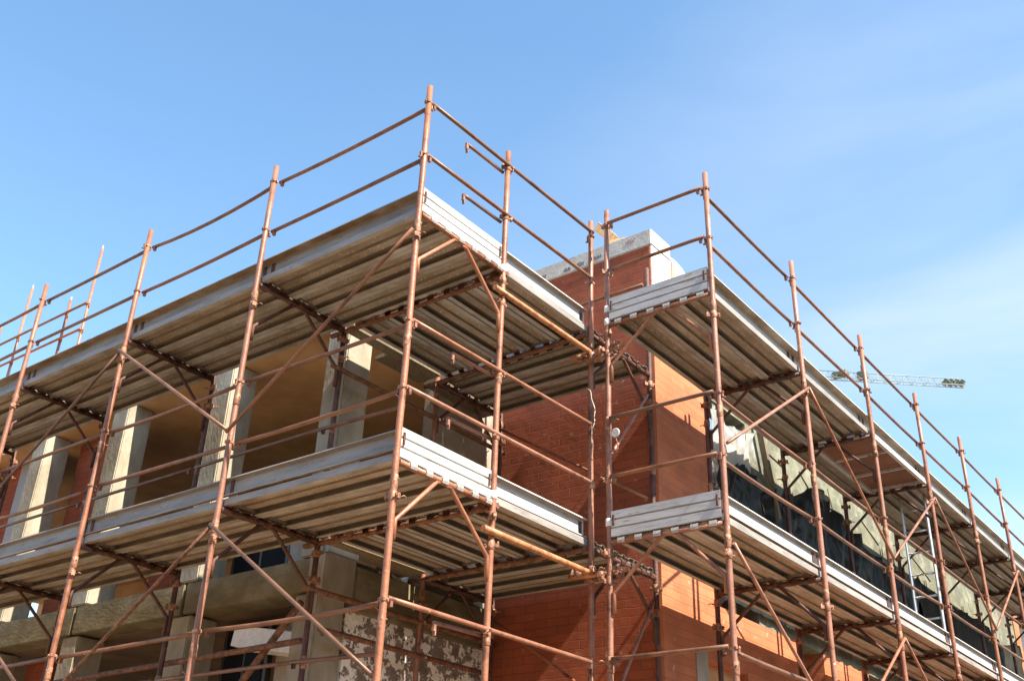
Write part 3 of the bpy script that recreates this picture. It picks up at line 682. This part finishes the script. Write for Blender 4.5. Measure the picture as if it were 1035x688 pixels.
for i in range(4):
    p = CT-u*(.25+i*.42); m.box(rel(p+Vector((-.14,-.14,-.2))),rel(p+Vector((.14,.14,.3))), Matrix.Rotation(.7,3,'Y'))
m.build('end_stop','craned',K)
m = MB()
H = CB.z-.3-GZ
for sx in (-.6,.6):
    for sy in (-.6,.6): m.path([(sx,sy,0),(sx,sy,H)],.06,6)
n = 24
for i in range(n):
    z0, z1 = H*i/n, H*(i+1)/n
    for s in (-.6,.6):
        m.path([(s,-.6,z0),(s,.6,z1)],.03,5); m.path([(-.6,s,z0),(.6,s,z1)],.03,5)
m.build('mast','crane',K)

# ------------------------------------------------------------------ ground
o = MB().box((-400,-400,GZ-.4),(400,400,GZ-.012)).build('ground','ground'); struct(o)
o = MB().box((2.6,-400,GZ-.011),(9.5,400,GZ-.006)).build('road','road'); struct(o)
o = MB().box((9.501,-400,GZ-.011),(12,400,GZ+.12)).build('pavement','ground'); struct(o)
o = MB().box((9.3,-400,GZ-.011),(9.5,400,GZ+.13)).build('kerb','cap'); struct(o)

# buildings across the two streets: unseen, added to cut sky light and warm the shade
def unseen_townhouse(loc, rz, Lx, H, label):
    t = thing('unseen_townhouse', label, 'building', (*loc,GZ), rz, 'unseen townhouses added across the street')
    MB().box((-Lx/2,0,0),(Lx/2,9,H)).build('wall','facade',t)
    MB().box((-Lx/2-.3,-.5,H+.001),(Lx/2+.3,9.3,H+.16)).build('roof','tile',t)
    n = int(Lx/3)
    for i in range(n):
        for z0 in (1.0,4.0):
            x = -Lx/2+(i+.5)*Lx/n
            fr = MB().box((x-.55,-.05,z0),(x+.55,-.002,z0+1.5)).build('window','darkwood',t)
            MB().box((x-.47,-.058,z0+.08),(x+.47,-.052,z0+1.42)).build('pane','glass',fr)
    return t
M['facade'] = noise_mat('facade_render', [(.3,(.30,.21,.13)),(.7,(.36,.26,.165))], 1.2, .9, 0)
unseen_townhouse((-4,-17),PI,34,8.2,'unseen ochre rendered house added across the street to dim the open-floored side')
unseen_townhouse((15.5,6),-PI/2,34,7.0,'unseen low ochre rendered house added across the street to dim the brick wing')

# ------------------------------------------------------------------ light, sky, camera
SD = Vector((1,-.08,1.06)).normalized()
el = math.asin(SD.z)
sun = bpy.data.lights.new('sun','SUN'); sun.energy = 5; sun.angle = math.radians(.53); sun.color = (1,.90,.76)
so = bpy.data.objects.new('sun', sun); COL.objects.link(so); so.rotation_euler = SD.to_track_quat('Z','Y').to_euler()
w = bpy.data.worlds.new('World'); scn.world = w; w.use_nodes = True; nt = w.node_tree; Lk = nt.links
bg = nt.nodes['Background']; sky = nd(nt,'ShaderNodeTexSky', sky_type='NISHITA'); sky.sun_disc = False
sky.sun_elevation = el; sky.sun_rotation = math.atan2(SD.x, SD.y); sky.air_density = 1.0; sky.dust_density = .5; sky.ozone_density = 1.0; sky.altitude = 100
tc = nd(nt,'ShaderNodeTexCoord'); mp = nd(nt,'ShaderNodeMapping'); mp.inputs['Scale'].default_value = (1.1,1.1,4.0); mp.inputs['Rotation'].default_value = (.12,-.1,.4)
Lk.new(tc.outputs['Generated'], mp.inputs[0])
n1 = nd(nt,'ShaderNodeTexNoise'); n1.inputs['Scale'].default_value = 1.7; n1.inputs['Detail'].default_value = 6; n1.inputs['Roughness'].default_value = .48; n1.inputs['Distortion'].default_value = .5
Lk.new(mp.outputs[0], n1.inputs['Vector'])
r1 = nd(nt,'ShaderNodeValToRGB'); r1.color_ramp.elements[0].position = .30; r1.color_ramp.elements[1].position = .72
Lk.new(n1.outputs['Fac'], r1.inputs[0])
# cirrus is thicker low down and towards +x+y
sp = nd(nt,'ShaderNodeSeparateXYZ'); Lk.new(tc.outputs['Generated'], sp.inputs[0])
dt = nd(nt,'ShaderNodeVectorMath', operation='DOT_PRODUCT'); dt.inputs[1].default_value = (.6,.3,-1.1); Lk.new(tc.outputs['Generated'], dt.inputs[0])
mr = nd(nt,'ShaderNodeMapRange'); mr.inputs[1].default_value = -.80; mr.inputs[2].default_value = -.12; mr.inputs[3].default_value = .04; mr.inputs[4].default_value = .95
Lk.new(dt.outputs['Value'], mr.inputs[0])
mu = nd(nt,'ShaderNodeMath', operation='MULTIPLY'); Lk.new(r1.outputs[0], mu.inputs[0]); Lk.new(mr.outputs[0], mu.inputs[1])
mx = nd(nt,'ShaderNodeMix', data_type='RGBA'); Lk.new(mu.outputs[0], mx.inputs[0]); hs = nd(nt,'ShaderNodeHueSaturation'); hs.inputs['Hue'].default_value = .492; hs.inputs['Saturation'].default_value = 1.12; hs.inputs['Value'].default_value = 1.08; Lk.new(sky.outputs[0], hs.inputs['Color']); Lk.new(hs.outputs[0], mx.inputs[6]); mx.inputs[7].default_value = (3.3,3.55,3.8,1)
Lk.new(mx.outputs[2], bg.inputs['Color']); bg.inputs['Strength'].default_value = .115

cam = bpy.data.cameras.new('camera'); co = bpy.data.objects.new('camera', cam); COL.objects.link(co); scn.camera = co
yaw, pit, rol = .6698, .4848, .039
fwd0 = Vector((-sin(yaw),cos(yaw),0)); rt = Vector((cos(yaw),sin(yaw),0)); up = Vector((0,0,1))
F = fwd0*cos(pit)+up*sin(pit); U = -fwd0*sin(pit)+up*cos(pit)
R2 = rt*cos(rol)+U*sin(rol); U2 = -rt*sin(rol)+U*cos(rol)
mt = Matrix(((R2.x,U2.x,-F.x,4.6699),(R2.y,U2.y,-F.y,-4.7013),(R2.z,U2.z,-F.z,-4.5605),(0,0,0,1)))
co.matrix_world = mt
cam.sensor_width = 36; cam.lens = 36*1060.4/1035; cam.clip_end = 2000; cam.clip_start = .05
scn.view_settings.view_transform = 'Standard'; scn.view_settings.look = 'None'; scn.view_settings.gamma = 1; scn.view_settings.exposure = 1.5
scn.render.engine = 'CYCLES'
